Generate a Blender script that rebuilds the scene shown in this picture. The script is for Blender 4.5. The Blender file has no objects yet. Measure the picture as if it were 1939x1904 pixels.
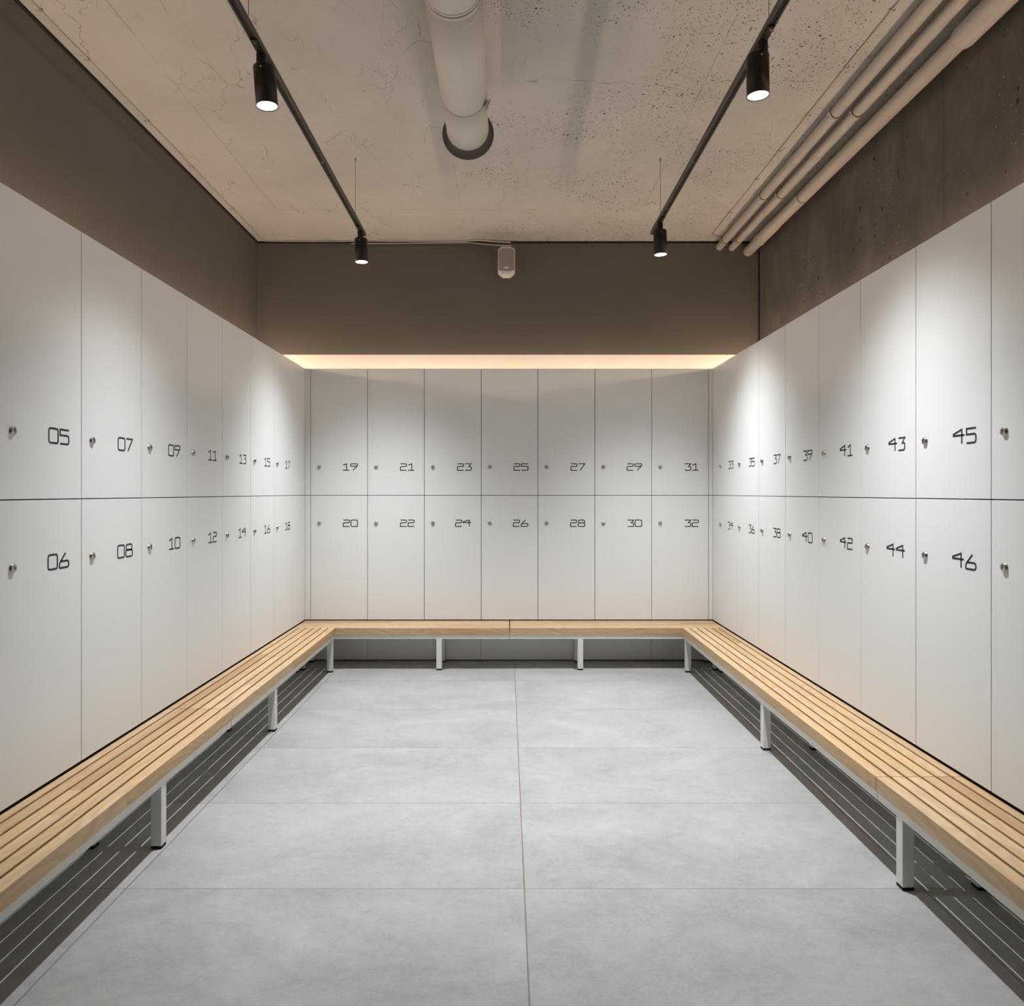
import bpy, bmesh, math, random
from mathutils import Vector, Matrix
random.seed(7)
S = bpy.context.scene
COL = S.collection

# ------------------------------------------------------------------ camera, world, exposure
H = 1.194                       # eye height
cam_d = bpy.data.cameras.new('camera'); cam = bpy.data.objects.new('camera', cam_d); COL.objects.link(cam)
cam.location = (0, 0, H); cam.rotation_euler = (math.pi/2, 0, 0)
cam_d.sensor_width = 36; cam_d.sensor_fit = 'HORIZONTAL'
cam_d.lens = 36*1369/1939
cam_d.shift_x = 10/1939; cam_d.shift_y = -20.5/1939
cam_d.clip_start = .02
S.camera = cam
W = bpy.data.worlds.new('world'); S.world = W; W.use_nodes = True
W.node_tree.nodes['Background'].inputs[0].default_value = (.9, .95, 1, 1)
W.node_tree.nodes['Background'].inputs[1].default_value = 0.02
S.view_settings.view_transform = 'Standard'; S.view_settings.look = 'None'
S.view_settings.gamma = 1; S.view_settings.use_curve_mapping = False
S.view_settings.exposure = 1.37
try: S.cycles.max_bounces = 14; S.cycles.diffuse_bounces = 10
except Exception: pass
SPOT_COL = (.955, .985, 1.0)    # neutral white heads
SPOT_W = 104.0
LED_COL = (1.0, .74, .53)       # warm strips on top of the lockers
LED_E = {'side': 13.6, 'back': 9.0}

# ------------------------------------------------------------------ dimensions (metres)
XL, XR = -1.43, 1.46            # locker fronts, side walls
YB = 5.123                      # locker fronts, far wall
WXL, WXR, WYB = -1.933, 1.955, 5.60   # walls behind the lockers
YF = -1.9                       # wall behind the photographer
ZC = 3.133                      # ceiling
ZT, ZM, ZD = 2.071, 1.1715, .290 # locker top, middle joint, door bottom
BT = .285                       # bench top
P = .4015

# ------------------------------------------------------------------ materials
def new_mat(name, col=(.8,.8,.8), rough=.5, metal=0, spec=.5):
    m = bpy.data.materials.new(name); m.use_nodes = True
    b = m.node_tree.nodes['Principled BSDF']
    b.inputs['Base Color'].default_value = (*col, 1); b.inputs['Roughness'].default_value = rough
    b.inputs['Metallic'].default_value = metal; b.inputs['Specular IOR Level'].default_value = spec
    return m
class NT:
    def __init__(s, m):
        s.nt = m.node_tree; s.b = s.nt.nodes['Principled BSDF']
    def n(s, t, **kw):
        x = s.nt.nodes.new(t)
        for k, v in kw.items(): setattr(x, k, v)
        return x
    def l(s, a, b): s.nt.links.new(a, b)
    def put(s, inp, v):
        if isinstance(v, (int, float)): inp.default_value = v
        elif isinstance(v, (tuple, list)): inp.default_value = v if len(v) == len(inp.default_value) else (*v, 1)
        else: s.l(v, inp)
    def obj(s): return s.n('ShaderNodeTexCoord').outputs['Object']
    def geo(s): return s.n('ShaderNodeNewGeometry').outputs['Position']
    def mapping(s, v, scale=(1,1,1), loc=(0,0,0)):
        x = s.n('ShaderNodeMapping'); s.l(v, x.inputs[0]); x.inputs['Scale'].default_value = scale; x.inputs['Location'].default_value = loc
        return x.outputs[0]
    def noise(s, v, scale, detail=4, rough=.5, dist=0):
        x = s.n('ShaderNodeTexNoise'); s.l(v, x.inputs['Vector']); x.inputs['Scale'].default_value = scale
        x.inputs['Detail'].default_value = detail; x.inputs['Roughness'].default_value = rough; x.inputs['Distortion'].default_value = dist
        return x.outputs[0]
    def ncol(s, v, scale, detail=2):
        x = s.n('ShaderNodeTexNoise'); s.l(v, x.inputs['Vector']); x.inputs['Scale'].default_value = scale; x.inputs['Detail'].default_value = detail
        return x.outputs[1]
    def voro(s, v, scale, feature='F1', out=0, rnd=1, dim='3D'):
        x = s.n('ShaderNodeTexVoronoi', feature=feature, voronoi_dimensions=dim); s.l(v, x.inputs['Vector']); x.inputs['Scale'].default_value = scale; x.inputs['Randomness'].default_value = rnd
        return x.outputs[out]
    def math(s, op, a, b=0, c=0, clamp=False):
        x = s.n('ShaderNodeMath', operation=op); x.use_clamp = clamp
        for i, v in enumerate((a, b, c)): s.put(x.inputs[i], v)
        return x.outputs[0]
    def rng(s, v, a, b, c=0, d=1):
        x = s.n('ShaderNodeMapRange'); s.put(x.inputs[0], v)
        for i, q in enumerate((a, b, c, d)): x.inputs[i+1].default_value = q
        return x.outputs[0]
    def mix(s, f, a, b, bt='MIX'):
        x = s.n('ShaderNodeMix', data_type='RGBA', blend_type=bt)
        s.put(x.inputs[0], f); s.put(x.inputs[6], a); s.put(x.inputs[7], b)
        return x.outputs[2]
    def sep(s, v):
        x = s.n('ShaderNodeSeparateXYZ'); s.l(v, x.inputs[0]); return x.outputs
    def comb(s, a, b, c):
        x = s.n('ShaderNodeCombineXYZ')
        for i, v in enumerate((a, b, c)): s.put(x.inputs[i], v)
        return x.outputs[0]
    def addv(s, a, b, k=1.0):
        y = s.n('ShaderNodeVectorMath', operation='SCALE'); s.l(b, y.inputs[0]); y.inputs['Scale'].default_value = k
        x = s.n('ShaderNodeVectorMath', operation='ADD'); s.l(a, x.inputs[0]); s.l(y.outputs[0], x.inputs[1]); return x.outputs[0]
    def bump(s, h, dist=.001, strength=1.0):
        x = s.n('ShaderNodeBump'); s.l(h, x.inputs['Height']); x.inputs['Distance'].default_value = dist; x.inputs['Strength'].default_value = strength
        s.l(x.outputs[0], s.b.inputs['Normal'])
    def base(s, c): s.put(s.b.inputs['Base Color'], c)

def m_floor():
    m = new_mat('porcelain_tile', rough=.5, spec=.35); t = NT(m); p = t.geo(); x, y, z = t.sep(p)
    tx = t.math('DIVIDE', t.math('SUBTRACT', x, .053-12), 1.2); ty = t.math('DIVIDE', t.math('SUBTRACT', y, 2.178-12), .6)
    wob = t.math('MULTIPLY', t.math('SUBTRACT', t.noise(p, 3, 3), .5), .004)
    fx = t.math('FRACT', tx); fy = t.math('FRACT', ty)
    ex = t.math('MULTIPLY', t.math('MINIMUM', fx, t.math('SUBTRACT', 1, fx)), 1.2)
    ey = t.math('MULTIPLY', t.math('MINIMUM', fy, t.math('SUBTRACT', 1, fy)), .6)
    ex = t.math('ADD', ex, t.math('ABSOLUTE', wob))
    gx = t.rng(ex, .0014, .0030, 1, 0); gy = t.rng(ey, .0008, .0022, .85, 0)
    gm = t.math('MAXIMUM', gx, gy)
    idv = t.comb(t.math('FLOOR', tx), t.math('FLOOR', ty), 0)
    wn = t.n('ShaderNodeTexWhiteNoise', noise_dimensions='3D'); t.l(idv, wn.inputs[0])
    sh = t.addv(p, wn.outputs[1], 7.0)
    n1 = t.noise(t.mapping(sh, (1.0, 1.5, 1)), 1.9, 6, .68, .5)
    n2 = t.noise(t.mapping(sh, (1, 1.5, 1)), 20, 7, .8)
    n3 = t.noise(sh, 130, 3, .7)
    v = t.math('ADD', t.math('MULTIPLY', t.math('SUBTRACT', n1, .5), 1.0), t.math('MULTIPLY', t.math('SUBTRACT', n2, .5), .75))
    v = t.math('ADD', v, t.math('MULTIPLY', t.math('SUBTRACT', n3, .5), .35))
    v = t.math('ADD', v, t.math('MULTIPLY', t.math('SUBTRACT', wn.outputs[0], .5), .06))
    v = t.math('ADD', v, .5, clamp=True)
    c = t.mix(v, (.222, .226, .222), (.475, .485, .475))
    sp = t.math('MULTIPLY', t.rng(t.voro(sh, 6), .0, .018, 1, 0), .5)
    c = t.mix(sp, c, (.13, .13, .12))
    c = t.mix(gm, c, (.20, .175, .15))
    t.base(c)
    t.put(t.b.inputs['Roughness'], t.rng(n2, .3, .7, .42, .6))
    t.bump(t.math('SUBTRACT', t.math('MULTIPLY', n3, .25), gm), .0012, .6)
    return m

def m_ceiling():
    m = new_mat('raw_concrete_ceiling', rough=.85, spec=.2); t = NT(m); p = t.geo(); x, y, z = t.sep(p)
    wob = t.ncol(p, 9, 2)
    pw = t.addv(p, wob, .02)
    n1 = t.noise(p, 1.3, 4, .6); n2 = t.noise(t.mapping(p, (1, 1.6, 1)), 26, 6, .75)
    c = t.mix(t.rng(n1, .3, .7), (.44, .425, .405), (.55, .53, .505))
    c = t.mix(t.math('MULTIPLY', t.rng(n2, .3, .75), .3), c, (.62, .60, .57))
    # pores: more of them in the half right of the duct
    region = t.rng(t.math('ADD', t.noise(p, 1.15, 3, .6), t.rng(x, -.5, .7, -.12, .16)), .40, .54)
    region2 = t.rng(t.noise(t.mapping(p, (1, 1, 1), (4, 2, 0)), 2.2, 3, .6), .34, .52)
    reg = t.math('MULTIPLY', region, t.math('ADD', t.math('MULTIPLY', region2, .8), .2))
    cells = t.voro(p, 42, 'F1', 0); r1 = t.voro(p, 42, 'F1', 1)
    rr = t.sep(r1)[0]
    thr = t.math('MULTIPLY', t.math('MULTIPLY', rr, rr), t.math('MULTIPLY', reg, .265))
    pore = t.math('MULTIPLY', t.math('LESS_THAN', cells, thr), .95)
    c2 = t.voro(p, 88, 'F1', 0); rr2 = t.sep(t.voro(p, 88, 'F1', 1))[0]
    pore2 = t.math('MULTIPLY', t.math('LESS_THAN', c2, t.math('MULTIPLY', t.math('MULTIPLY', rr2, reg), .34)), .8)
    # ring shaped scars
    cr = t.voro(pw, 3.1, 'F1', 0); rc = t.sep(t.voro(pw, 3.1, 'F1', 1))[0]
    ring = t.math('MULTIPLY', t.math('LESS_THAN', t.math('ABSOLUTE', t.math('SUBTRACT', cr, .045)), .006), t.math('GREATER_THAN', rc, .66))
    ring = t.math('MULTIPLY', ring, t.math('MULTIPLY', t.rng(t.noise(p, 22, 2), .45, .6), .5))
    # hairline cracks running mostly along the room
    d1 = t.voro(t.mapping(t.addv(p, t.ncol(p, 4, 5), .22), (1, .36, 1)), 4.2, 'DISTANCE_TO_EDGE', 0)
    cm = t.rng(t.noise(t.mapping(p, (1, 1, 1), (9, 3, 1)), 3.2, 3), .50, .60)
    crack = t.math('MULTIPLY', t.math('MULTIPLY', t.rng(d1, .0, .008, 1, 0), t.math('MULTIPLY', cm, t.rng(x, -.1, .4, 1, .15))), .6)
    d2 = t.voro(t.mapping(t.addv(p, t.ncol(p, 7, 4), .15), (1, .7, 1), (5, 5, 0)), 5.2, 'DISTANCE_TO_EDGE', 0)
    cm2 = t.rng(t.noise(t.mapping(p, (1, 1, 1), (2, 7, 1)), 3.6, 3), .56, .66)
    crack = t.math('MAXIMUM', crack, t.math('MULTIPLY', t.math('MULTIPLY', t.rng(d2, .0, .012, 1, 0), cm2), .4))
    # formwork joints
    xw, yw, zw = t.sep(t.addv(p, t.ncol(p, 14, 3), .008))
    def ln(a, at, w, k): return t.math('MULTIPLY', t.rng(t.math('ABSOLUTE', t.math('SUBTRACT', a, at)), .0, w, 1, 0), k)
    brk = t.rng(t.noise(p, 5, 3), .4, .6, .25, 1)
    j = t.math('MULTIPLY', t.math('MULTIPLY', ln(yw, 4.97, .005, .6), t.math('GREATER_THAN', x, -1.57)), t.math('LESS_THAN', x, .95))
    j = t.math('MAXIMUM', j, t.math('MULTIPLY', ln(xw, -1.575, .004, .5), t.math('LESS_THAN', y, 4.97)))
    j = t.math('MAXIMUM', j, t.math('MULTIPLY', ln(xw, -.31, .003, .3), t.math('LESS_THAN', y, 4.97)))
    j = t.math('MAXIMUM', j, t.math('MULTIPLY', ln(xw, .94, .004, .4), t.math('LESS_THAN', y, 4.97)))
    xc, yc, zc = t.sep(t.addv(p, t.ncol(p, 4.5, 6), .26))
    j = t.math('MAXIMUM', j, t.math('MULTIPLY', ln(yc, 3.55, .0045, .65), t.math('MULTIPLY', t.math('GREATER_THAN', x, -.1), t.math('LESS_THAN', x, 1.45))))
    j = t.math('MULTIPLY', j, brk)
    mk = t.math('MAXIMUM', t.math('MAXIMUM', pore, pore2), t.math('MAXIMUM', t.math('MAXIMUM', crack, ring), j))
    c = t.mix(t.math('MULTIPLY', reg, .10), c, (.30, .28, .26))
    c = t.mix(mk, c, (.07, .062, .054))
    t.base(c)
    t.bump(t.math('SUBTRACT', t.math('MULTIPLY', n2, .5), mk), .002, .5)
    return m

def m_paint(name, col, amt=.03, scale=220):
    m = new_mat(name, col, .75, spec=.25); t = NT(m); p = t.geo()
    n = t.noise(p, 2.2, 4); c2 = tuple(v*1.12 for v in col); c1 = tuple(v*.9 for v in col)
    t.base(t.mix(n, c1, c2)); t.bump(t.noise(p, scale, 3), .0006, .4); return m

def m_wall_concrete():
    m = new_mat('painted_concrete', rough=.7, spec=.3); t = NT(m); p = t.geo(); x, y, z = t.sep(p)
    st = t.mapping(p, (1, 1.4, .8))
    w = t.addv(st, t.ncol(p, 2.5, 4), .3)
    n1 = t.noise(w, 2.6, 7, .68, .3); n2 = t.noise(t.mapping(w, (1, 2.6, 1.2)), 16, 5, .7); n3 = t.noise(p, 2.0, 3)
    c = t.mix(t.rng(n1, .3, .7), (.082, .077, .069), (.152, .140, .126))
    far = t.rng(y, 3.9, 4.6, 0, 1)
    flat = t.comb(y, t.math('MULTIPLY', z, .8), 0); cells = t.voro(flat, 13, dim='2D'); rr = t.sep(t.voro(flat, 13, 'F1', 1, dim='2D'))[0]
    reg = t.rng(t.noise(p, 1.7, 2), .35, .6)
    pore = t.math('LESS_THAN', cells, t.math('MULTIPLY', t.math('MULTIPLY', t.math('POWER', rr, 5), reg), .17))
    cells2 = t.voro(flat, 45, dim='2D'); rb = t.sep(t.voro(flat, 45, 'F1', 1, dim='2D'))[0]
    regb = t.rng(t.noise(t.mapping(p, (1, 1, 1), (3, 3, 3)), 2.0, 3), .48, .58)
    bright = t.math('LESS_THAN', cells2, t.math('MULTIPLY', t.math('MULTIPLY', t.math('POWER', rb, 5), regb), .16))
    seam = t.math('MULTIPLY', t.rng(t.math('ABSOLUTE', t.math('SUBTRACT', t.math('ADD', y, t.math('MULTIPLY', n1, .02)), 4.27)), 0, .006, 1, 0), .5)
    seam2 = t.math('MULTIPLY', t.rng(t.math('ABSOLUTE', t.math('SUBTRACT', t.math('ADD', y, t.math('MULTIPLY', n1, .03)), 3.25)), 0, .012, 1, 0), .35)
    sm = t.math('MAXIMUM', seam, seam2)
    c = t.mix(t.math('MAXIMUM', pore, sm), c, (.03, .026, .022))
    c = t.mix(t.math('MULTIPLY', bright, .8), c, (.42, .37, .32))
    t.base(c)
    h = t.math('ADD', t.math('MULTIPLY', n1, 1.2), t.math('MULTIPLY', n2, .35))
    t.bump(t.math('SUBTRACT', h, t.math('MULTIPLY', t.math('MAXIMUM', pore, sm), .6)), .006, .55)
    return m

def m_laminate():
    m = new_mat('light_grey_laminate', (.66, .655, .65), .42, spec=.4); t = NT(m); p = t.geo()
    n = t.noise(p, 350, 2, .6); t.base(t.mix(n, (.755, .765, .77), (.815, .825, .83)))
    t.bump(n, .0003, .35); return m

def m_wood():
    m = new_mat('oiled_oak', rough=.5, spec=.35); t = NT(m)
    g = t.n('ShaderNodeNewGeometry'); rnd = g.outputs['Random Per Island']; p = t.obj()
    off = t.comb(t.math('MULTIPLY', rnd, 13), t.math('MULTIPLY', rnd, 31), t.math('MULTIPLY', rnd, 7))
    q = t.addv(p, off, 1)
    w = t.addv(t.mapping(q, (.8, 13, 13)), t.ncol(t.mapping(q, (1.0, 3, 3)), 1.6, 2), 3.0)
    wv = t.n('ShaderNodeTexWave', wave_type='BANDS', bands_direction='DIAGONAL'); t.l(w, wv.inputs[0])
    wv.inputs['Scale'].default_value = 1.5; wv.inputs['Distortion'].default_value = 3.2; wv.inputs['Detail'].default_value = 2
    fib = t.noise(t.mapping(q, (4, 130, 130)), 1, 5, .75)
    fib2 = t.noise(t.mapping(q, (1.2, 34, 34)), 1, 3, .6)
    tone = t.mix(rnd, (.60, .40, .215), (.40, .235, .115))
    tone = t.mix(t.math('MULTIPLY', t.math('FRACT', t.math('MULTIPLY', rnd, 5.3)), .55), tone, (.68, .52, .33))
    dark = t.mix(.5, tone, (.27, .14, .055))
    c = t.mix(t.math('MULTIPLY', t.rng(wv.outputs[1], .2, .95), .55), tone, dark)
    c = t.mix(t.math('MULTIPLY', t.rng(fib, .42, .68), .5), c, dark)
    c = t.mix(t.math('MULTIPLY', t.rng(fib2, .35, .7), .34), c, (.70, .53, .33))
    kn = t.voro(t.mapping(q, (1.1, 7, 7)), 1.0)
    c = t.mix(t.math('MULTIPLY', t.rng(kn, .02, .07, 1, 0), .7), c, (.16, .07, .03))
    t.base(c); t.bump(fib, .0005, .35); return m

M = {}
M['floor'] = m_floor(); M['ceiling'] = m_ceiling()
M['brown'] = m_paint('taupe_paint', (.136, .124, .112))
M['rightwall'] = m_wall_concrete()
M['white'] = m_paint('white_paint', (.78, .76, .72))
M['lam'] = m_laminate()
M['carcass'] = m_paint('grey_board_edge', (.10, .095, .085))
M['wood'] = m_wood()
M['frame'] = m_paint('white_powder_coat', (.74, .74, .71), scale=500); M['frame'].node_tree.nodes['Principled BSDF'].inputs['Roughness'].default_value = .4
M['rubber'] = m_paint('black_rubber', (.015, .014, .013))
M['black'] = m_paint('black_anodised', (.012, .011, .010), scale=500); M['black'].node_tree.nodes['Principled BSDF'].inputs['Roughness'].default_value = .45
M['trackm'] = m_paint('bronze_black_track', (.05, .043, .036), scale=500); M['trackm'].node_tree.nodes['Principled BSDF'].inputs['Roughness'].default_value = .4
M['steel'] = new_mat('nickel', (.50, .48, .45), .25, 1); _t = NT(M['steel']); _t.put(_t.b.inputs['Roughness'], _t.rng(_t.noise(_t.obj(), 400, 2), .3, .7, .18, .36))
M['ink'] = new_mat('black_vinyl', (.018, .018, .018), .55); _t = NT(M['ink']); _t.base(_t.mix(_t.noise(_t.obj(), 60, 2), (.016, .016, .016), (.022, .022, .022)))
M['slot'] = M['rubber']
M['pipe'] = m_paint('painted_pipe', (.45, .41, .37), scale=60)
M['duct'] = m_paint('duct_white', (.53, .52, .50), scale=40); M['duct'].node_tree.nodes['Principled BSDF'].inputs['Roughness'].default_value = .5
M['ductdark'] = m_paint('duct_rim', (.07, .07, .068))
M['speaker'] = m_paint('speaker_white', (.72, .70, .66)); M['grille'] = m_paint('speaker_mesh', (.30, .27, .245), scale=900)
M['badge'] = m_paint('badge_white', (.85, .85, .85))
M['cable'] = m_paint('cable_beige', (.50, .45, .40)); M['gap'] = m_paint('shadow_gap_black', (.02, .018, .016))
def emis(name, col, s):
    m = new_mat(name, col, .4); b = m.node_tree.nodes['Principled BSDF']
    b.inputs['Emission Color'].default_value = (*col, 1); b.inputs['Emission Strength'].default_value = s
    t = NT(m); n = t.noise(t.obj(), 40, 2); t.put(b.inputs['Emission Strength'], t.math('MULTIPLY', t.rng(n, .2, .8, .95, 1.05), s)); return m
M['lens'] = emis('lamp_lens', (.93, .96, 1.0), 9)
M['reflector'] = emis('lamp_reflector', (.9, .95, 1.0), 3.0)
M['led_side'] = emis('led_diffuser_side', LED_COL, LED_E['side'])
M['led_back'] = emis('led_diffuser_back', LED_COL, LED_E['back'])

# ------------------------------------------------------------------ mesh helpers
class MB:
    def __init__(s): s.bm = bmesh.new(); s.mi = 0
    def _faces(s, n0, smooth=False):
        s.bm.faces.ensure_lookup_table()
        for f in s.bm.faces[n0:]: f.material_index = s.mi; f.smooth = smooth
    def box(s, a, b, bev=0, seg=1):
        n0 = len(s.bm.faces)
        t = bmesh.new(); bmesh.ops.create_cube(t, size=1)
        for v in t.verts: v.co = Vector([(a[i]+b[i])/2 + v.co[i]*abs(b[i]-a[i]) for i in range(3)])
        if bev: bmesh.ops.bevel(t, geom=t.edges[:], offset=bev, segments=seg, affect='EDGES', profile=.5)
        s.merge(t); return s
    def merge(s, t, mat=None, smooth=False):
        if mat is not None: bmesh.ops.transform(t, matrix=mat, verts=t.verts)
        mp = {}
        for v in t.verts: mp[v] = s.bm.verts.new(v.co)
        for f in t.faces:
            try: g = s.bm.faces.new([mp[v] for v in f.verts])
            except ValueError: continue
            g.material_index = s.mi; g.smooth = f.smooth or smooth
        t.free()
    def cyl(s, p0, p1, r0, r1=None, seg=32, caps=True):
        r1 = r0 if r1 is None else r1; p0 = Vector(p0); p1 = Vector(p1); d = (p1-p0)
        q = d.to_track_quat('Z', 'Y').to_matrix()
        A, B = [], []
        for i in range(seg):
            a = 2*math.pi*i/seg; c = Vector((math.cos(a), math.sin(a), 0))
            A.append(s.bm.verts.new(p0+q@(c*r0))); B.append(s.bm.verts.new(p1+q@(c*r1)))
        for i in range(seg):
            f = s.bm.faces.new((A[i], A[(i+1)%seg], B[(i+1)%seg], B[i])); f.smooth = True; f.material_index = s.mi
        if caps:
            for L in (A[::-1], B):
                f = s.bm.faces.new([s.bm.verts.new(v.co) for v in L]); f.material_index = s.mi
        return s
    def lathe(s, o, d, prof, seg=40):      # prof = [(dist along d, radius)]
        o = Vector(o); q = Vector(d).normalized().to_track_quat('Z', 'Y').to_matrix(); R = []
        for (h, r) in prof:
            R.append([s.bm.verts.new(o+q@Vector((math.cos(2*math.pi*i/seg)*r, math.sin(2*math.pi*i/seg)*r, h))) for i in range(seg)])
        for a, b in zip(R, R[1:]):
            for i in range(seg):
                f = s.bm.faces.new((a[i], a[(i+1)%seg], b[(i+1)%seg], b[i])); f.smooth = True; f.material_index = s.mi
        return s
    def tube(s, pts, r, seg=10):
        pts = [Vector(p) for p in pts]; R = []
        for i, p in enumerate(pts):
            d = (pts[min(i+1, len(pts)-1)]-pts[max(i-1, 0)]).normalized()
            q = d.to_track_quat('Z', 'Y').to_matrix()
            R.append([s.bm.verts.new(p+q@Vector((math.cos(2*math.pi*k/seg)*r, math.sin(2*math.pi*k/seg)*r, 0))) for k in range(seg)])
        for a, b in zip(R, R[1:]):
            best = min(range(seg), key=lambda k: (a[0].co-b[k].co).length)
            for i in range(seg):
                f = s.bm.faces.new((a[i], a[(i+1)%seg], b[(i+1+best)%seg], b[(i+best)%seg])); f.smooth = True; f.material_index = s.mi
        s.bm.faces.new([s.bm.verts.new(v.co) for v in R[0][::-1]]); s.bm.faces.new([s.bm.verts.new(v.co) for v in R[-1]])
        return s
    def prism(s, poly, y0, y1):            # poly in x,z
        A = [s.bm.verts.new((x, y0, z)) for x, z in poly]; B = [s.bm.verts.new((x, y1, z)) for x, z in poly]
        n = len(poly)
        for i in range(n):
            f = s.bm.faces.new((A[i], A[(i+1)%n], B[(i+1)%n], B[i])); f.material_index = s.mi
        for L in (A[::-1], B): s.bm.faces.new(L).material_index = s.mi
        return s
    def mesh(s, name, mats):
        bmesh.ops.recalc_face_normals(s.bm, faces=s.bm.faces)
        me = bpy.data.meshes.new(name); s.bm.to_mesh(me); s.bm.free()
        for m in (mats if isinstance(mats, (list, tuple)) else [mats]): me.materials.append(m)
        return me
    def obj(s, name, mats, parent=None, **kw):
        return link(name, s.mesh(name, mats), parent, **kw)
def link(name, me, parent=None, loc=None, rot=None, label=None, cat=None, group=None, kind=None):
    o = bpy.data.objects.new(name, me); COL.objects.link(o)
    if parent is not None: o.parent = parent
    if loc is not None: o.location = loc
    if rot is not None: o.rotation_euler = rot
    if label: o['label'] = label
    if cat: o['category'] = cat
    if group: o['group'] = group
    if kind: o['kind'] = kind
    return o
def thing(name, loc, label, cat, rotz=0, group=None):
    return link(name, None, None, loc, (0, 0, rotz), label, cat, group)
def struct(name, mb, mat, label=None):
    return mb.obj(name, mat, kind='structure', label=label)

# ------------------------------------------------------------------ the room
T = .12
struct('floor', MB().box((WXL-T, YF-T, -.1), (WXR+T, WYB+T, 0)), M['floor'])
struct('ceiling', MB().box((WXL-T, YF-T, ZC), (WXR+T, WYB+T, ZC+.15)), M['ceiling'])
ZS = 2.258      # paint changes from white to taupe here
GAPZ = ZC-.001
def wall(name, a, b, mat_top):
    mb = MB(); mb.mi = 1; mb.box((a[0], a[1], 0), (b[0], b[1], ZS)); mb.mi = 0; mb.box((a[0], a[1], ZS), (b[0], b[1], ZC))
    struct(name, mb, [mat_top, M['white']])
wall('wall_left', (WXL-T, YF), (WXL, WYB), M['brown'])
wall('wall_right', (WXR, YF), (WXR+T, WYB), M['rightwall'])
wall('wall_far', (WXL-T, WYB), (WXR+T, WYB+T), M['brown'])
struct('wall_near', MB().box((WXL-T, YF-T, 0), (WXR+T, YF, ZC)), M['brown'])
# black shadow gaps between wall and ceiling, and the black channel in the far right corner
g = .012
struct('trim_1', MB().box((WXL, YF, ZC-g), (WXL+.010, WYB-.012, ZC)), M['gap'])
struct('trim_2', MB().box((WXL, WYB-.012, ZC-g), (WXR, WYB, ZC)), M['gap'])
mb = MB(); mb.box((WXR-.010, WYB-.016, ZT+.01), (WXR, WYB, ZC-.075)); mb.mi = 1; mb.box((WXR-.022, WYB-.012, ZT+.01), (WXR-.012, WYB, ZC-.075))
struct('trim_3', mb, [M['gap'], M['brown']])

# ------------------------------------------------------------------ numerals (rounded square strokes)
def rnd(path, rad, closed=False, n=5):
    out = []; N = len(path)
    for i, (x, y, r) in enumerate(path):
        if not closed and i in (0, N-1): out.append(Vector((x, y))); continue
        p = Vector((x, y)); a = Vector(path[i-1][:2])-p; b = Vector(path[(i+1)%N][:2])-p
        r = min(r*rad, a.length*.49, b.length*.49)
        if r <= 1e-6: out.append(p); continue
        s0 = p+a.normalized()*r; s1 = p+b.normalized()*r
        for k in range(n+1):
            t = k/n; out.append(s0*(1-t)**2+p*2*t*(1-t)+s1*t*t)
    return out
def strokes(ch, w, h):
    S_ = lambda pts: [(x*w, y*h, r) for x, y, r in pts]
    D = {
     '0': (1.0, [(True, [(0,0,1),(1,0,1),(1,1,1),(0,1,1)])]),
     '1': (.95, [(False, [(.03,.80,0),(.58,1,0),(.58,0,0)]), (False, [(0,0,0),(1,0,0)])]),
     '2': (.95, [(False, [(.03,1,0),(1,1,1),(1,.58,1),(0,.58,1),(0,0,0),(1,0,0)])]),
     '3': (.92, [(False, [(0,1,0),(1,1,0),(.60,.58,0),(1,.58,1),(1,0,1),(0,0,0)])]),
     '4': (1.22, [(False, [(.76,0,0),(.76,1,0),(0,.72,0),(0,.60,0),(1,.60,0)])]),
     '5': (.98, [(False, [(1,1,0),(0,1,0),(0,.60,0),(1,.60,1),(1,0,1),(0,0,0)])]),
     '6': (1.06, [(False, [(.66,1.02,0),(.05,.38,.5),(0,.2,1),(0,0,1),(1,0,1.1),(1,.46,1.1),(.16,.46,0)])]),
     '7': (.94, [(False, [(0,1,0),(1,1,0),(.25,-.02,0)])]),
     '8': (1.02, [(True, [(0,0,1),(1,0,1),(1,.55,1),(0,.55,1)]), (True, [(.06,.55,1),(.94,.55,1),(.94,1,1),(.06,1,1)])]),
     '9': (1.05, [(False, [(.90,.62,0),(.0,.60,1),(0,1,1),(1,1,1),(1,.70,.7),(.34,-.02,0)])]),
    }
    k, L = D[ch]
    return k*w, [(c, rnd([(x*k, y, r) for x, y, r in S_(p)], w*.20, c)) for c, p in L]
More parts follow.
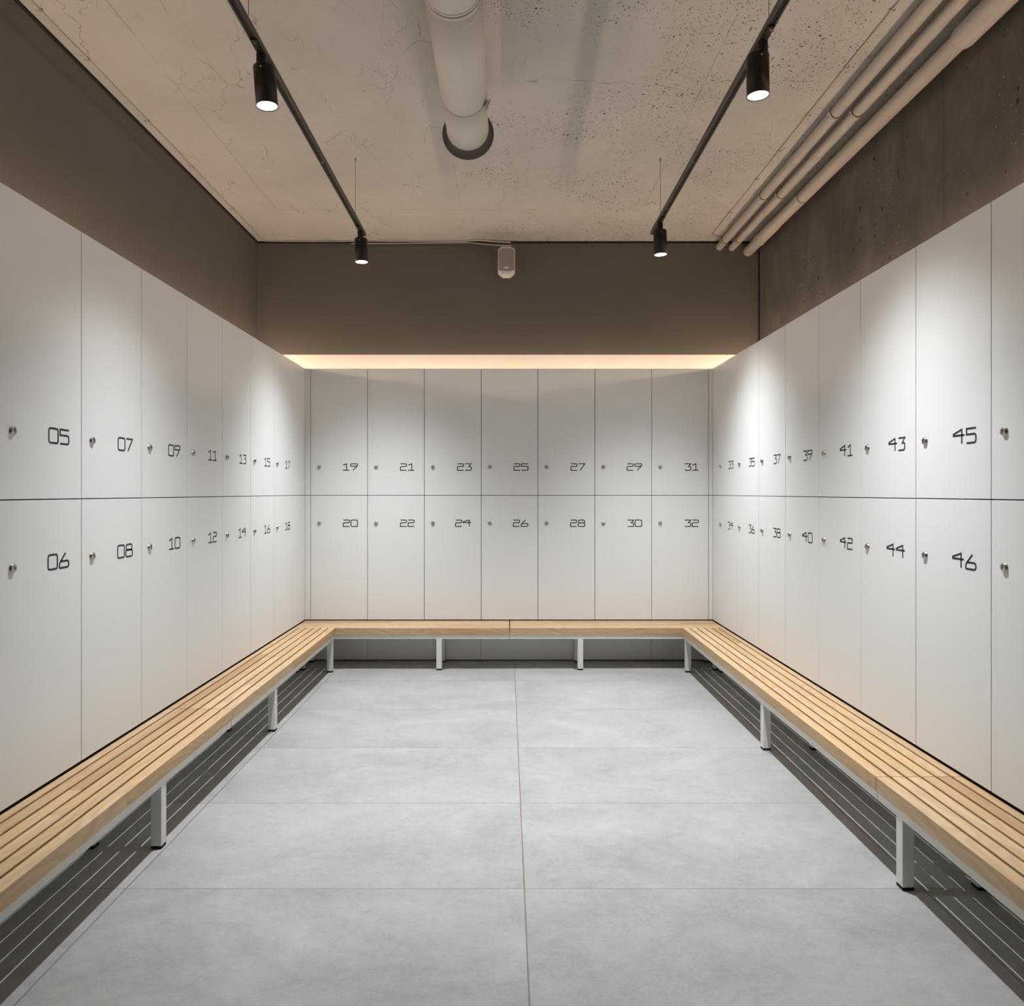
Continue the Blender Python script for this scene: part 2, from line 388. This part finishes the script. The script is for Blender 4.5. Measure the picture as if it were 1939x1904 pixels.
def number_mesh(txt):
    w, h, st, gap = .0465, .0455, .0032, .0105
    mb = MB(); X = 0; chars = []
    for ch in txt:
        cw, ls = strokes(ch, w, h); chars.append((X, ls)); X += cw+gap
    total = X-gap
    for (x0, ls) in chars:
        for closed, pts in ls:
            pts = [p+Vector((x0-total, -h/2)) for p in pts]; n = len(pts); off = []
            cl = [pts[0]]
            for p in pts[1:]:
                if (p-cl[-1]).length > 1e-5: cl.append(p)
            pts = cl; n = len(pts)
            for i in range(n):
                if closed: a, b = pts[i-1], pts[(i+1)%n]
                else: a, b = pts[max(i-1, 0)], pts[min(i+1, n-1)]
                d0 = (pts[i]-a).normalized() if (pts[i]-a).length > 1e-7 else (b-pts[i]).normalized()
                d1 = (b-pts[i]).normalized() if (b-pts[i]).length > 1e-7 else d0
                n0 = Vector((-d0.y, d0.x)); n1 = Vector((-d1.y, d1.x)); m_ = (n0+n1)
                m_ = m_.normalized() if m_.length > 1e-4 else n0
                k = 1/max(.42, m_.dot(n0)); e = Vector((0, 0))
                if not closed and i == 0: e = -d1*st*.0
                off.append((pts[i]+m_*st*k+e, pts[i]-m_*st*k+e))
            rng_ = range(n if closed else n-1)
            vf = [(mb.bm.verts.new((a.x, -.0005, a.y)), mb.bm.verts.new((b.x, -.0005, b.y))) for a, b in off]
            vb = [(mb.bm.verts.new((a.x, 0, a.y)), mb.bm.verts.new((b.x, 0, b.y))) for a, b in off]
            for i in rng_:
                j = (i+1)%n
                mb.bm.faces.new((vf[i][0], vf[j][0], vf[j][1], vf[i][1]))
                mb.bm.faces.new((vf[i][0], vb[i][0], vb[j][0], vf[j][0])); mb.bm.faces.new((vf[i][1], vf[j][1], vb[j][1], vb[i][1]))
            if not closed:
                mb.bm.faces.new((vf[0][0], vf[0][1], vb[0][1], vb[0][0])); mb.bm.faces.new((vf[-1][0], vb[-1][0], vb[-1][1], vf[-1][1]))
    return mb.mesh('number', M['ink'])

# ------------------------------------------------------------------ lockers
DEP = .47
def body_mesh(w, h):
    mb = MB(); e = .0008; t = .016
    mb.box((e, .0205, e), (w-e, DEP, t)); mb.box((e, .0205, h-t), (w-e, DEP, h-e))
    mb.box((e, .0205, t), (t, DEP, h-t)); mb.box((w-t, .0205, t), (w-e, DEP, h-t))
    mb.box((t, DEP-.008, t), (w-t, DEP, h-t))
    mb.box((t, .2, h*.8), (w-t, DEP-.008, h*.8+t))
    return mb.mesh('carcass', M['carcass'])
def door_mesh(w, h, gap=.0036):
    return MB().box((gap/2, 0, gap/2), (w-gap/2, .0195, h-gap/2), .0008).mesh('door', M['lam'])
def lock_mesh():
    mb = MB(); r = .0122
    mb.lathe((0, 0, 0), (0, -1, 0), [(0, r*1.12), (.0015, r*1.12), (.0025, r), (.0065, r*.98), (.0078, r*.86), (.0066, r*.70), (.0066, r*.62), (.0080, r*.56), (.0080, 0.0001)], 28)
    mb.mi = 1; mb.box((-.0014, -.0086, -.0055), (.0014, -.0078, .0055))
    return mb.mesh('lock', [M['steel'], M['slot']])
HU, HL = ZT-ZM, ZM-ZD
ME = {}
LOCK = lock_mesh()
def mesh_for(kind, w, h):
    k = (kind, round(w, 4), round(h, 4))
    if k not in ME: ME[k] = body_mesh(w, h) if kind == 'b' else door_mesh(w, h)
    return ME[k]
def locker(loc, rotz, w, upper, num, label, group):
    h = HU if upper else HL; z0 = ZM if upper else ZD
    o = thing('locker', (loc[0], loc[1], z0), label, 'locker', rotz, group)
    link('carcass', mesh_for('b', w, h), o)
    d = link('door', mesh_for('d', w, h), o)
    zc = (1.3720 if upper else .9740)-z0
    lk = link('lock', LOCK, d, (.060, 0, zc), (0, random.uniform(-.5, .5), 0))
    if num: link('number', number_mesh(num), d, (w-.071, 0, zc))
    return o
bank = {'left': 'lockers along the left wall', 'back': 'lockers along the far wall', 'right': 'lockers along the right wall'}
ORD = ['first', 'second', 'third', 'fourth', 'fifth', 'sixth', 'seventh']
y0 = 2.030; PL = .40125
for k in range(7):
    for up in (True, False):
        n = '%02d' % (5+2*k+(0 if up else 1)); u = 'upper' if up else 'lower'
        locker((XL, y0+k*PL), math.pi/2, PL, up, n,
               'light grey %s locker marked %s, %s along the left wall from the near end' % (u, n, ORD[k]), bank['left'])
PB = 2.819/7; XB0 = -1.389
for k in range(7):
    for up in (True, False):
        n = '%02d' % (19+2*k+(0 if up else 1)); u = 'upper' if up else 'lower'
        locker((XB0+k*PB, YB), 0, PB, up, n,
               'light grey %s locker marked %s, %s from the left on the far wall' % (u, n, ORD[k]), bank['back'])
yr = 2.1785+7*.402
for k in range(8):
    for up in (True, False):
        n = '%02d' % (33+2*k+(0 if up else 1)); u = 'upper' if up else 'lower'
        if k < 7: lab = 'light grey %s locker marked %s, %s along the right wall from the far corner' % (u, n, ORD[k])
        else: lab = 'light grey %s locker cut by the right picture edge, only its round lock in view' % u
        locker((XR, yr-k*.402), -math.pi/2, .402, up, n if k < 7 else None, lab, bank['right'])
# corner filler panels
YLe, YRe = y0+7*PL, yr
def corner(side, up):
    z0, z1 = (ZM+.0018, ZT-.001) if up else (ZD+.0018, ZM-.0018)
    x = XL if side == 'left' else XR; s = 1 if side == 'left' else -1
    ys = YLe if side == 'left' else YRe; xe = XB0 if side == 'left' else XB0+2.819
    o = thing('corner_filler', (x, YB, z0), 'narrow light grey %s filler panel closing the %s locker corner' % ('upper' if up else 'lower', side),
              'filler panel', 0, 'filler panels in the locker corners')
    a = MB().box((0, ys-YB+.0015, 0), (-s*.0185, -.0006 + .0, z1-z0), .0006).obj('side_panel', M['lam'], o)
    b = MB().box((s*.0002, 0, 0), (xe-x-s*.0018, .0185, z1-z0), .0006).obj('front_panel', M['lam'], o)
    MB().box((-s*.021, .022, 0), (-s*.46, DEP-.002, z1-z0)).obj('corner_box', M['carcass'], o)
    MB().box((-s*.021, ys-YB+.003, 0), (-s*.46, .020, z1-z0)).obj('backing', M['carcass'], o)
for sd in ('left', 'right'):
    for up in (True, False): corner(sd, up)
# plinths under the doors: a recessed dark box faced with grey panels
ZP = .268
def plinth(lab, box, panels):
    o = thing('locker_plinth', ((box[0][0]+box[1][0])/2, box[0][1], 0), lab, 'plinth', 0, 'plinths carrying the lockers')
    l = Vector(o.location)
    MB().box(Vector(box[0])-l, Vector(box[1])-l).obj('base_box', M['carcass'], o)
    for a, b in panels: MB().box(Vector(a)-l, Vector(b)-l, .0006).obj('front_panel', M['lam'], o)
px = [XL+.0005, -.986, -.184, 1.022, XR-.0005]
plinth('light grey plinth under the far row of lockers, behind the bench legs', ((XL-.45, YB+.03, 0), (XR+.45, YB+.45, ZD-.003)),
       [((a+.001, YB, .008), (b-.001, YB+.019, ZP)) for a, b in zip(px, px[1:])])
plinth('light grey plinth under the left row of lockers', ((XL-.46, y0, 0), (XL-.03, YB-.03, ZD-.003)),
       [((XL-.019, a, .008), (XL, b, ZP)) for a, b in ((YLe-3*PL, YB-.001), (y0, YLe-3*PL-.002))])
plinth('light grey plinth under the right row of lockers', ((XR+.03, yr-8*.402, 0), (XR+.46, YB-.03, ZD-.003)),
       [((XR, a, .008), (XR+.019, b, ZP)) for a, b in ((yr-3*.402, YB-.001), (yr-8*.402, yr-3*.402-.002))])
# plain continuation of the locker fronts towards the photographer
struct('trim_4', MB().box((WXL+.003, YF+.002, .008), (XL, y0-.004, ZT-.001)), M['lam'])
struct('trim_5', MB().box((XR, YF+.002, .008), (WXR-.003, yr-8*.402-.004, ZT-.001)), M['lam'])

# ------------------------------------------------------------------ benches
BW = .276; ST = .045; SG = .0090; SW = .0402
def bench(name_loc, rotz, L, legs, label, ends=(0, 0), mitre=None):
    """local frame: x along the bench, front edge at y=0, wall at y=BW, top at z=BT."""
    o = thing('slatted_bench', (name_loc[0], name_loc[1], 0), label, 'bench', rotz, 'slatted wooden benches around the room')
    # seat: slats behind the front board
    mb = MB(); y = SW+SG
    while y < BW-.01:
        y1 = min(y+SW, BW)
        cut = sorted(random.uniform(.15, .85)*L for _ in range(random.choice((1, 1, 2))))
        xs = [0]+cut+[L]
        for a, b in zip(xs, xs[1:]): mb.box((a, y, BT-.036), (b, y1, BT), .0009)
        y += SW+SG
    mb.obj('slatted_seat', M['wood'], o)
    mb = MB(); xs = [0, random.uniform(.3, .7)*L, L]
    for a, b in zip(xs, xs[1:]): mb.box((a, 0, BT-.047), (b, SW, BT), .0009)
    mb.obj('front_board', M['wood'], o)
    zt = BT-.047; f = .028
    mb = MB()
    e0, e1 = ends
    mb.box((e0, .005, zt-f), (L-e1, .005+.034, zt), .0015, 2); mb.box((e0, BW-.040, zt-f), (L-e1, BW-.008, zt), .0015, 2)
    xs = [l for l in legs]+[e0+.017, L-e1-.017]
    done = []
    for x in xs:
        if any(abs(x-d) < .05 for d in done): continue
        done.append(x); mb.box((x-.016, .036, zt-f+.002), (x+.016, BW-.036, zt-.0002), .001)
    mb.obj('frame', M['frame'], o)
    for x in legs:
        for yy in (.005, BW-.044):
            l = MB().box((x-.018, yy, .010), (x+.018, yy+.036, zt-f+.001), .002, 2).obj('leg', M['frame'], o)
            MB().box((x-.0175, yy+.0005, 0), (x+.0175, yy+.0355, .0105), .001).obj('foot_cap', M['rubber'], l, label='black rubber foot cap')
    return o
YF_B = YB-BW-.004       # front edge of the far benches
# left wall: local x -> world +y ; front faces +x
def left_bench(ya, yb, legs, label):
    return bench((XL+.004+BW, ya), math.pi/2, yb-ya, [l-ya for l in legs], label)
def right_bench(ya, yb, legs, label):
    return bench((XR-.004-BW, yb), -math.pi/2, yb-ya, [yb-l for l in legs], label)
left_bench(3.0385, YF_B-.0012, [4.802, 3.622], 'oak slatted bench on white legs, far section along the left wall')
left_bench(1.235, 3.0335, [2.436, 1.5], 'oak slatted bench on white legs, near section along the left wall')
right_bench(2.3125, YF_B-.0012, [4.802, 3.360], 'oak slatted bench on white legs, far section along the right wall')
right_bench(.50, 2.3095, [2.183, .9], 'oak slatted bench on white legs, near section along the right wall')
bench((XL+.004, YF_B), 0, .017-(XL+.004), [.048, -.454-(XL+.004)], 'oak slatted bench under lockers 20 to 24, left half of the far wall')
bench((.0235, YF_B), 0, XR-.004-.0235, [.495-.0235, XR-.004-.0235-.048], 'oak slatted bench under lockers 26 to 32, right half of the far wall')

# ------------------------------------------------------------------ warm strips on top of the lockers
def led(name, a, b, nrm, mat, label, hh=.006):
    """aluminium channel with a glowing diffuser, from a to b, facing nrm"""
    a = Vector(a); b = Vector(b); L = (b-a).length; d = (b-a).normalized(); n = Vector(nrm).normalized(); s_ = d.cross(n).normalized()
    R = Matrix((d, s_, n)).transposed().to_4x4(); R.translation = a
    o = link(name, None, None, label=label, cat='light strip', group='warm light strips on top of the lockers'); o.location = a
    t = MB(); t.box((0, -.012, -.012), (L, .012, 0)); c = t.obj('channel', M['steel'], o)
    for q_ in (.1, .5, .9): MB().box((d*L*q_+Vector((-.012, -.012, -(a.z-ZT))))[:], (d*L*q_+Vector((.012, .012, -.012)))[:]).obj('mounting_foot', M['steel'], o)
    c.matrix_local = R.copy(); c.location = (0, 0, 0)
    t = MB(); t.box((.004, -.009, 0), (L-.004, .009, hh)); c = t.obj('diffuser', mat, o, label='glowing warm white diffuser')
    c.matrix_local = R.copy(); c.location = (0, 0, 0)
led('light_strip', (XL-.40, y0-2.2, ZT+.048), (XL-.40, WYB-.04, ZT+.048), (.55, 0, 1), M['led_side'], 'warm light strip lying on top of the left lockers', .013)
led('light_strip', (XR+.40, y0-2.2, ZT+.048), (XR+.40, WYB-.04, ZT+.048), (-.55, 0, 1), M['led_side'], 'warm light strip lying on top of the right lockers', .013)
led('light_strip', (WXL+.03, WYB-.14, ZT+.016), (WXR-.03, WYB-.14, ZT+.016), (0, .2, 1), M['led_back'], 'warm light strip lying on top of the far lockers')

# ------------------------------------------------------------------ tracks and spotlights
ZTR = H+1.571
XTL, XTR = -.879, .892
def track(x, y0_, y1_, label):
    o = thing('light_track', (x, y1_, ZTR), label, 'track', 0, 'black light tracks')
    L = y1_-y0_; w = .0145; t = .022
    mb = MB()
    mb.box((-w, -L, .004), (w, 0, t), .0006)                       # body
    mb.box((-w, -L, 0), (-w+.006, 0, .0045)); mb.box((w-.006, -L, 0), (w, 0, .0045))
    mb.mi = 1; mb.box((-w+.006, -L+.002, .0030), (w-.006, -.002, .0042))
    mb.obj('rail', [M['trackm'], M['gap']], o)
    MB().box((-w, 0, 0), (w, .004, t), .001).obj('end_cap', M['trackm'], o)
    for yy in (4.20, 2.46, .75):
        wv = MB().cyl((0, yy-y1_, t), (0, yy-y1_, ZC-ZTR-.012), .0011, seg=8).obj('suspension_wire', M['trackm'], o)
        hk = MB(); pts = [(.006*math.cos(a)*1.0, yy-y1_, ZC-ZTR-.012+.006*math.sin(a)) for a in [i*2*math.pi/12 for i in range(13)]]
        hk.tube(pts, .0012, 6); hk.cyl((0, yy-y1_, ZC-ZTR-.006), (0, yy-y1_, ZC-ZTR), .003, seg=10)
        hk.obj('ceiling_hook', M['trackm'], wv)
    for yy in (3.45, 4.02, 2.05):
        MB().cyl((0, yy-y1_, .0005), (0, yy-y1_, .0028), .0042, seg=12).obj('screw', M['steel'], o)
track(XTL, -1.2, 4.440, 'long thin black light track hung on wires, left of the duct')
track(XTR, -1.2, 4.412, 'long thin black light track hung on wires, right of the duct')

def spot(x, y, tilt, label, power=SPOT_W, off=0.0):
    """tilt = direction (dx,dy) leaning of the head"""
    o = thing('track_spotlight', (x, y, ZTR), label, 'spotlight', 0, 'black cylinder spotlights on the tracks')
    MB().box((-.012, -.085, -.006), (.012, .085, -.0002), .001).obj('adapter', M['black'], o)
    for yy in (-.07, -.022, .015): MB().cyl((.002, yy, -.0078), (.002, yy, -.006), .003, seg=10).obj('screw', M['steel'], o)
    MB().cyl((0, 0, -.006), (0, 0, -.045), .017, seg=28).obj('stem', M['black'], o)
    mb = MB(); mb.cyl((-.006, 0, -.044), (-.006, 0, -.075), .008, seg=12); mb.box((.004, -.006, -.070), (.012, .006, -.044)); mb.obj('joint', M['black'], o)
    d = Vector((tilt[0], tilt[1], -1)).normalized(); top = Vector((off, 0, -.050)); L = .140; r = .038
    hb = MB(); hb.lathe(top, d, [(0, .0001), (0, r-.003), (.003, r), (L, r), (L, r-.0022), (L-.004, r-.003), (L-.03, r-.006)], 48)
    hb.obj('housing', M['black'], o)
    rb = MB(); rb.lathe(top, d, [(L-.003, r-.0032), (L-.016, r-.006), (L-.032, r-.016)], 40); rb.obj('reflector', M['reflector'], o, label='glowing white reflector')
    lb = MB(); lb.lathe(top, d, [(L-.0325, r-.016), (L-.0325, .0001)], 32); lb.obj('lens', M['lens'], o, label='bright white lens')
    q = d.to_track_quat('Z', 'Y').to_matrix()
    sb = MB(); c = top+d*.02+Vector((0, -r-.0004, 0)); sb.cyl(c, c+Vector((0, -.0015, 0)), .0035, seg=12); sb.obj('set_screw', M['steel'], o)
    ld = bpy.data.lights.new('spot_beam', 'SPOT'); ld.energy = power; ld.color = SPOT_COL; ld.spot_size = math.radians(96); ld.spot_blend = .9
    ld.shadow_soft_size = .008
    ld.use_nodes = True; nt = ld.node_tree; em = nt.nodes['Emission']       # beam profile of the reflector: cos^5.5 round the axis
    tc = nt.nodes.new('ShaderNodeTexCoord'); sp = nt.nodes.new('ShaderNodeSeparateXYZ'); nt.links.new(tc.outputs['Normal'], sp.inputs[0])
    ab = nt.nodes.new('ShaderNodeMath'); ab.operation = 'ABSOLUTE'; nt.links.new(sp.outputs[2], ab.inputs[0])
    pw = nt.nodes.new('ShaderNodeMath'); pw.operation = 'POWER'; nt.links.new(ab.outputs[0], pw.inputs[0]); pw.inputs[1].default_value = 5.5
    nt.links.new(pw.outputs[0], em.inputs['Strength'])
    lo = bpy.data.objects.new('spot_beam', ld); COL.objects.link(lo); lo.parent = o
    lo.location = top+d*(L-.006); lo.rotation_euler = (-d).to_track_quat('Z', 'Y').to_euler()
    return o
spot(XTL, 2.588, (.075, .02), 'black cylinder spotlight on the left track, nearest and largest there', off=.010)
spot(XTL, 4.344, (.03, .01), 'small black cylinder spotlight at the far end of the left track', off=.003)
spot(XTR, 2.518, (.02, .03), 'black cylinder spotlight on the right track, nearest and largest there', off=-.018)
spot(XTR, 4.208, (.03, .02), 'small black cylinder spotlight at the far end of the right track', off=0)

# ------------------------------------------------------------------ duct
dx, dz, dr = -.187, H+1.735, .100
o = thing('ventilation_duct', (dx, 3.50, dz), 'pale round ventilation duct hanging under the concrete ceiling', 'duct')
def sec(ya, yb, name='duct_section', r=dr): return MB().lathe((0, 0, 0), (0, 1, 0), [(ya-3.5, r-.004), (ya-3.5, r), (yb-3.5, r), (yb-3.5, r-.004)], 64).obj(name, M['duct'], o)
sec(YF+.02, 2.49); sec(2.497, 3.150); sec(3.153, 3.47)
def ring(y, w, dr_, mat, name='seam_ring'):
    return MB().lathe((0, 0, 0), (0, 1, 0), [(y-w/2-3.5, dr-.001), (y-w/2-3.5, dr+dr_), (y+w/2-3.5, dr+dr_), (y+w/2-3.5, dr-.001)], 64).obj(name, mat, o)
ring(2.4935, .007, -.0008, M['ductdark']); ring(2.484, .010, .0015, M['duct']); ring(2.505, .010, .0015, M['duct'])
ring(2.552, .003, .0008, M['duct']); ring(3.1515, .004, .0002, M['ductdark']); ring(3.18, .003, .0008, M['duct']); ring(3.452, .003, .001, M['duct'])
ring(3.155, .006, .0012, M['duct'], 'clamp_band')
a = .28
mb = MB(); cx_, cz_ = (dr+.006)*math.cos(a), -(dr+.006)*math.sin(a)*-1
mb.box((cx_-.008, 3.140-3.5, -.062), (cx_+.006, 3.166-3.5, -.030), .001); mb.cyl((cx_-.004, 3.153-3.5, -.066), (cx_+.014, 3.153-3.5, -.022), .0022, seg=10)
mb.obj('clamp_latch', M['steel'], o)
mb = MB(); mb.lathe((0, 0, 0), (0, 1, 0), [(3.462-3.5, dr), (3.475-3.5, dr+.002), (3.497-3.5, .118), (3.500-3.5, .1245), (3.508-3.5, .1245), (3.508-3.5, .119), (3.485-3.5, .098)], 64)
mb.obj('end_flange', M['ductdark'], o, label='dark flared end ring')
MB().cyl((0, -.03, 0), (0, -.026, 0), .097, seg=48).obj('end_grille', M['gap'], o)
for y in (.4, 2.0, 3.32):
    MB().cyl((0, y-3.5, dr-.001), (0, y-3.5, ZC-dz), .004, seg=10).obj('hanger_rod', M['steel'], o)

# ------------------------------------------------------------------ pipes at the right
def pipe(x, h, prof, clips, seams, label, name='painted_pipe'):
    z = H+h; o = thing(name, (x, WYB, z), label, 'pipe', 0, 'painted pipes under the ceiling')
    # prof: list of (y, r) from far to near, along -y
    MB().lathe((0, 0, 0), (0, -1, 0), [(WYB-y-.0005, r) for y, r in prof], 40).obj('tube', M['pipe'], o)
    for y, r in clips:
        c = MB().lathe((0, 0, 0), (0, -1, 0), [(WYB-y-.009, r-.001), (WYB-y-.009, r+.003), (WYB-y+.009, r+.003), (WYB-y+.009, r-.001)], 40)
        c.cyl((0, y-WYB, r), (0, y-WYB, ZC-z-.0006), .004, seg=10); c.box((-r-.010, y-WYB-.008, -.003), (-r+.001, y-WYB+.008, .004))
        c.mi = 1; c.lathe((0, 0, 0), (0, -1, 0), [(WYB-y+.0092, r), (WYB-y+.0092, r+.0026), (WYB-y+.0135, r+.0004)], 40)
        c.obj('pipe_clip', [M['pipe'], M['gap']], o)
    for y, r in seams:
        MB().lathe((0, 0, 0), (0, -1, 0), [(WYB-y-.03, r), (WYB-y-.028, r+.0025), (WYB-y+.022, r+.0025), (WYB-y+.024, r)], 40).obj('coupling', M['pipe'], o)
pr = .0275
pipe(1.645, 1.896, [(WYB, pr), (YF+.01, pr)], [(5.44, pr), (4.63, pr), (3.62, pr), (2.2, pr), (.8, pr)], [(4.14, pr)], 'thin painted pipe under the ceiling, leftmost of the three')
pipe(1.743, 1.892, [(WYB, pr), (YF+.01, pr)], [(5.42, pr), (4.60, pr), (3.60, pr), (2.15, pr), (.8, pr)], [(4.05, pr)], 'thin painted pipe under the ceiling, middle of the three')
pipe(1.868, 1.862, [(WYB, .038), (5.38, .038), (5.36, .041), (5.02, .041), (5.0, .0375), (2.97, .0375), (2.965, .047), (2.95, .050), (YF+.01, .050)], [(4.57, .0375), (1.5, .050)], [(5.33, .041)], 'thickest painted pipe under the ceiling, beside the concrete wall')
MB().box((1.595, WYB-.005, H+1.808), (1.928, WYB, H+1.921), .001).obj('cover_plate', M['brown'], label='taupe cover plate where the three pipes enter the far wall', cat='plate')

# ------------------------------------------------------------------ speaker
o = thing('wall_speaker', (-.002, WYB-.20, H+1.72), 'small white speaker on the far wall just under the ceiling', 'speaker')
w, h0 = .0635, .094
def octa(wx, zt, zb): return [(-wx*.55, zt+.020), (-wx, zt), (-wx, zb), (-wx*.45, zb-.030), (wx*.45, zb-.030), (wx, zb), (wx, zt), (wx*.55, zt+.020)]
mb = MB(); mb.prism(octa(w, .094, -.064), 0, .10); bmesh.ops.bevel(mb.bm, geom=[e for e in mb.bm.edges], offset=.003, segments=2, affect='EDGES'); mb.obj('cabinet', M['speaker'], o)
mb = MB(); n = 12; poly = []
for i in range(n+1): t_ = i/n; poly.append((-.058+.116*t_, .090+.010*math.sin(math.pi*t_)))
for i in range(n+1): t_ = i/n; poly.append((.058-.116*t_, -.062-.008*math.sin(math.pi*t_)))
mb.prism(poly, -.007, .002); mb.obj('grille', M['grille'], o, label='taupe mesh front grille')
MB().box((-.0155, -.0085, -.050), (.0155, -.007, -.0405), .0003).obj('badge', M['badge'], o, label='small white badge')
MB().box((-.02, .10, .03), (.02, .145, .06)).box((-.012, .14, .02), (.012, .20, .07)).obj('bracket', M['speaker'], o)

# ------------------------------------------------------------------ cables with clips
def cable(pts, r, label, clips=(), axis='y'):
    # smooth the path
    P_ = [Vector(p) for p in pts]; out = []
    for i in range(len(P_)-1):
        a, b = P_[max(i-1, 0)], P_[i]; c, d = P_[i+1], P_[min(i+2, len(P_)-1)]
        for k in range(6):
            t_ = k/6; out.append(.5*((2*b)+(c-a)*t_+(2*a-5*b+4*c-d)*t_*t_+(3*b-a-3*c+d)*t_**3))
    out.append(P_[-1])
    o = link('ceiling_cable', None, None, label=label, cat='cable')
    o.location = P_[0]; oo = P_[0]
    MB().tube([p-oo for p in out], r, 8).obj('cable', M['cable'], o)
    for c in clips:
        c = Vector(c)-oo
        s_ = (.012, .004) if axis == 'y' else (.004, .012)
        MB().box((c.x-s_[0], c.y-s_[1], -r-.002), (c.x+s_[0], c.y+s_[1], r+.001), .001).obj('cable_clip', M['pipe'], o)
    return o
zc = ZC-.0055
pts = [(-1.872, YF+.02, zc)]+[(-1.872+random.uniform(-.004, .004), y, zc) for y in (.5, 1.5, 2.3, 2.9, 3.23, 3.5, 3.765, 4.05, 4.288, 4.6, 4.935, 5.3)]+[(-1.872, 5.53, zc), (-1.80, 5.565, zc), (-1.4, 5.571, zc)]
pts += [(-1.0, 5.566, zc), (-.5, 5.571, zc), (-.32, 5.566, zc)]
pts += [(-.25, 5.55, zc), (-.1, 5.56, zc-.006), (.03, 5.575, zc-.008)]
cable(pts, .0055, 'beige cable clipped along the ceiling edge from the left to the speaker', [(-1.872, y, zc) for y in (2.9, 3.23, 3.765, 4.288, 4.935)])
cable([(-1.2, 5.583, ZC-.020), (-.8, 5.58, ZC-.018), (-.35, 5.575, ZC-.016), (-.28, 5.568, ZC-.018), (-.12, 5.57, ZC-.034), (0, 5.572, ZC-.040), (.035, 5.575, ZC-.036)], .004,
      'second thin beige cable drooping along the far wall to the speaker')
pts = [(1.545+random.uniform(-.003, .003), y, zc) for y in (YF+.02, .6, 1.6, 2.4, 2.9, 3.29, 3.71, 4.1, 4.465, 5.0, 5.38)]+[(1.555, 5.44, zc), (1.60, 5.47, zc-.006), (1.66, 5.50, zc-.0)]
cable(pts, .0045, 'beige cable clipped to the ceiling left of the three pipes', [(1.545, y, zc) for y in (2.9, 3.29, 3.71, 4.1, 4.465, 5.0)])
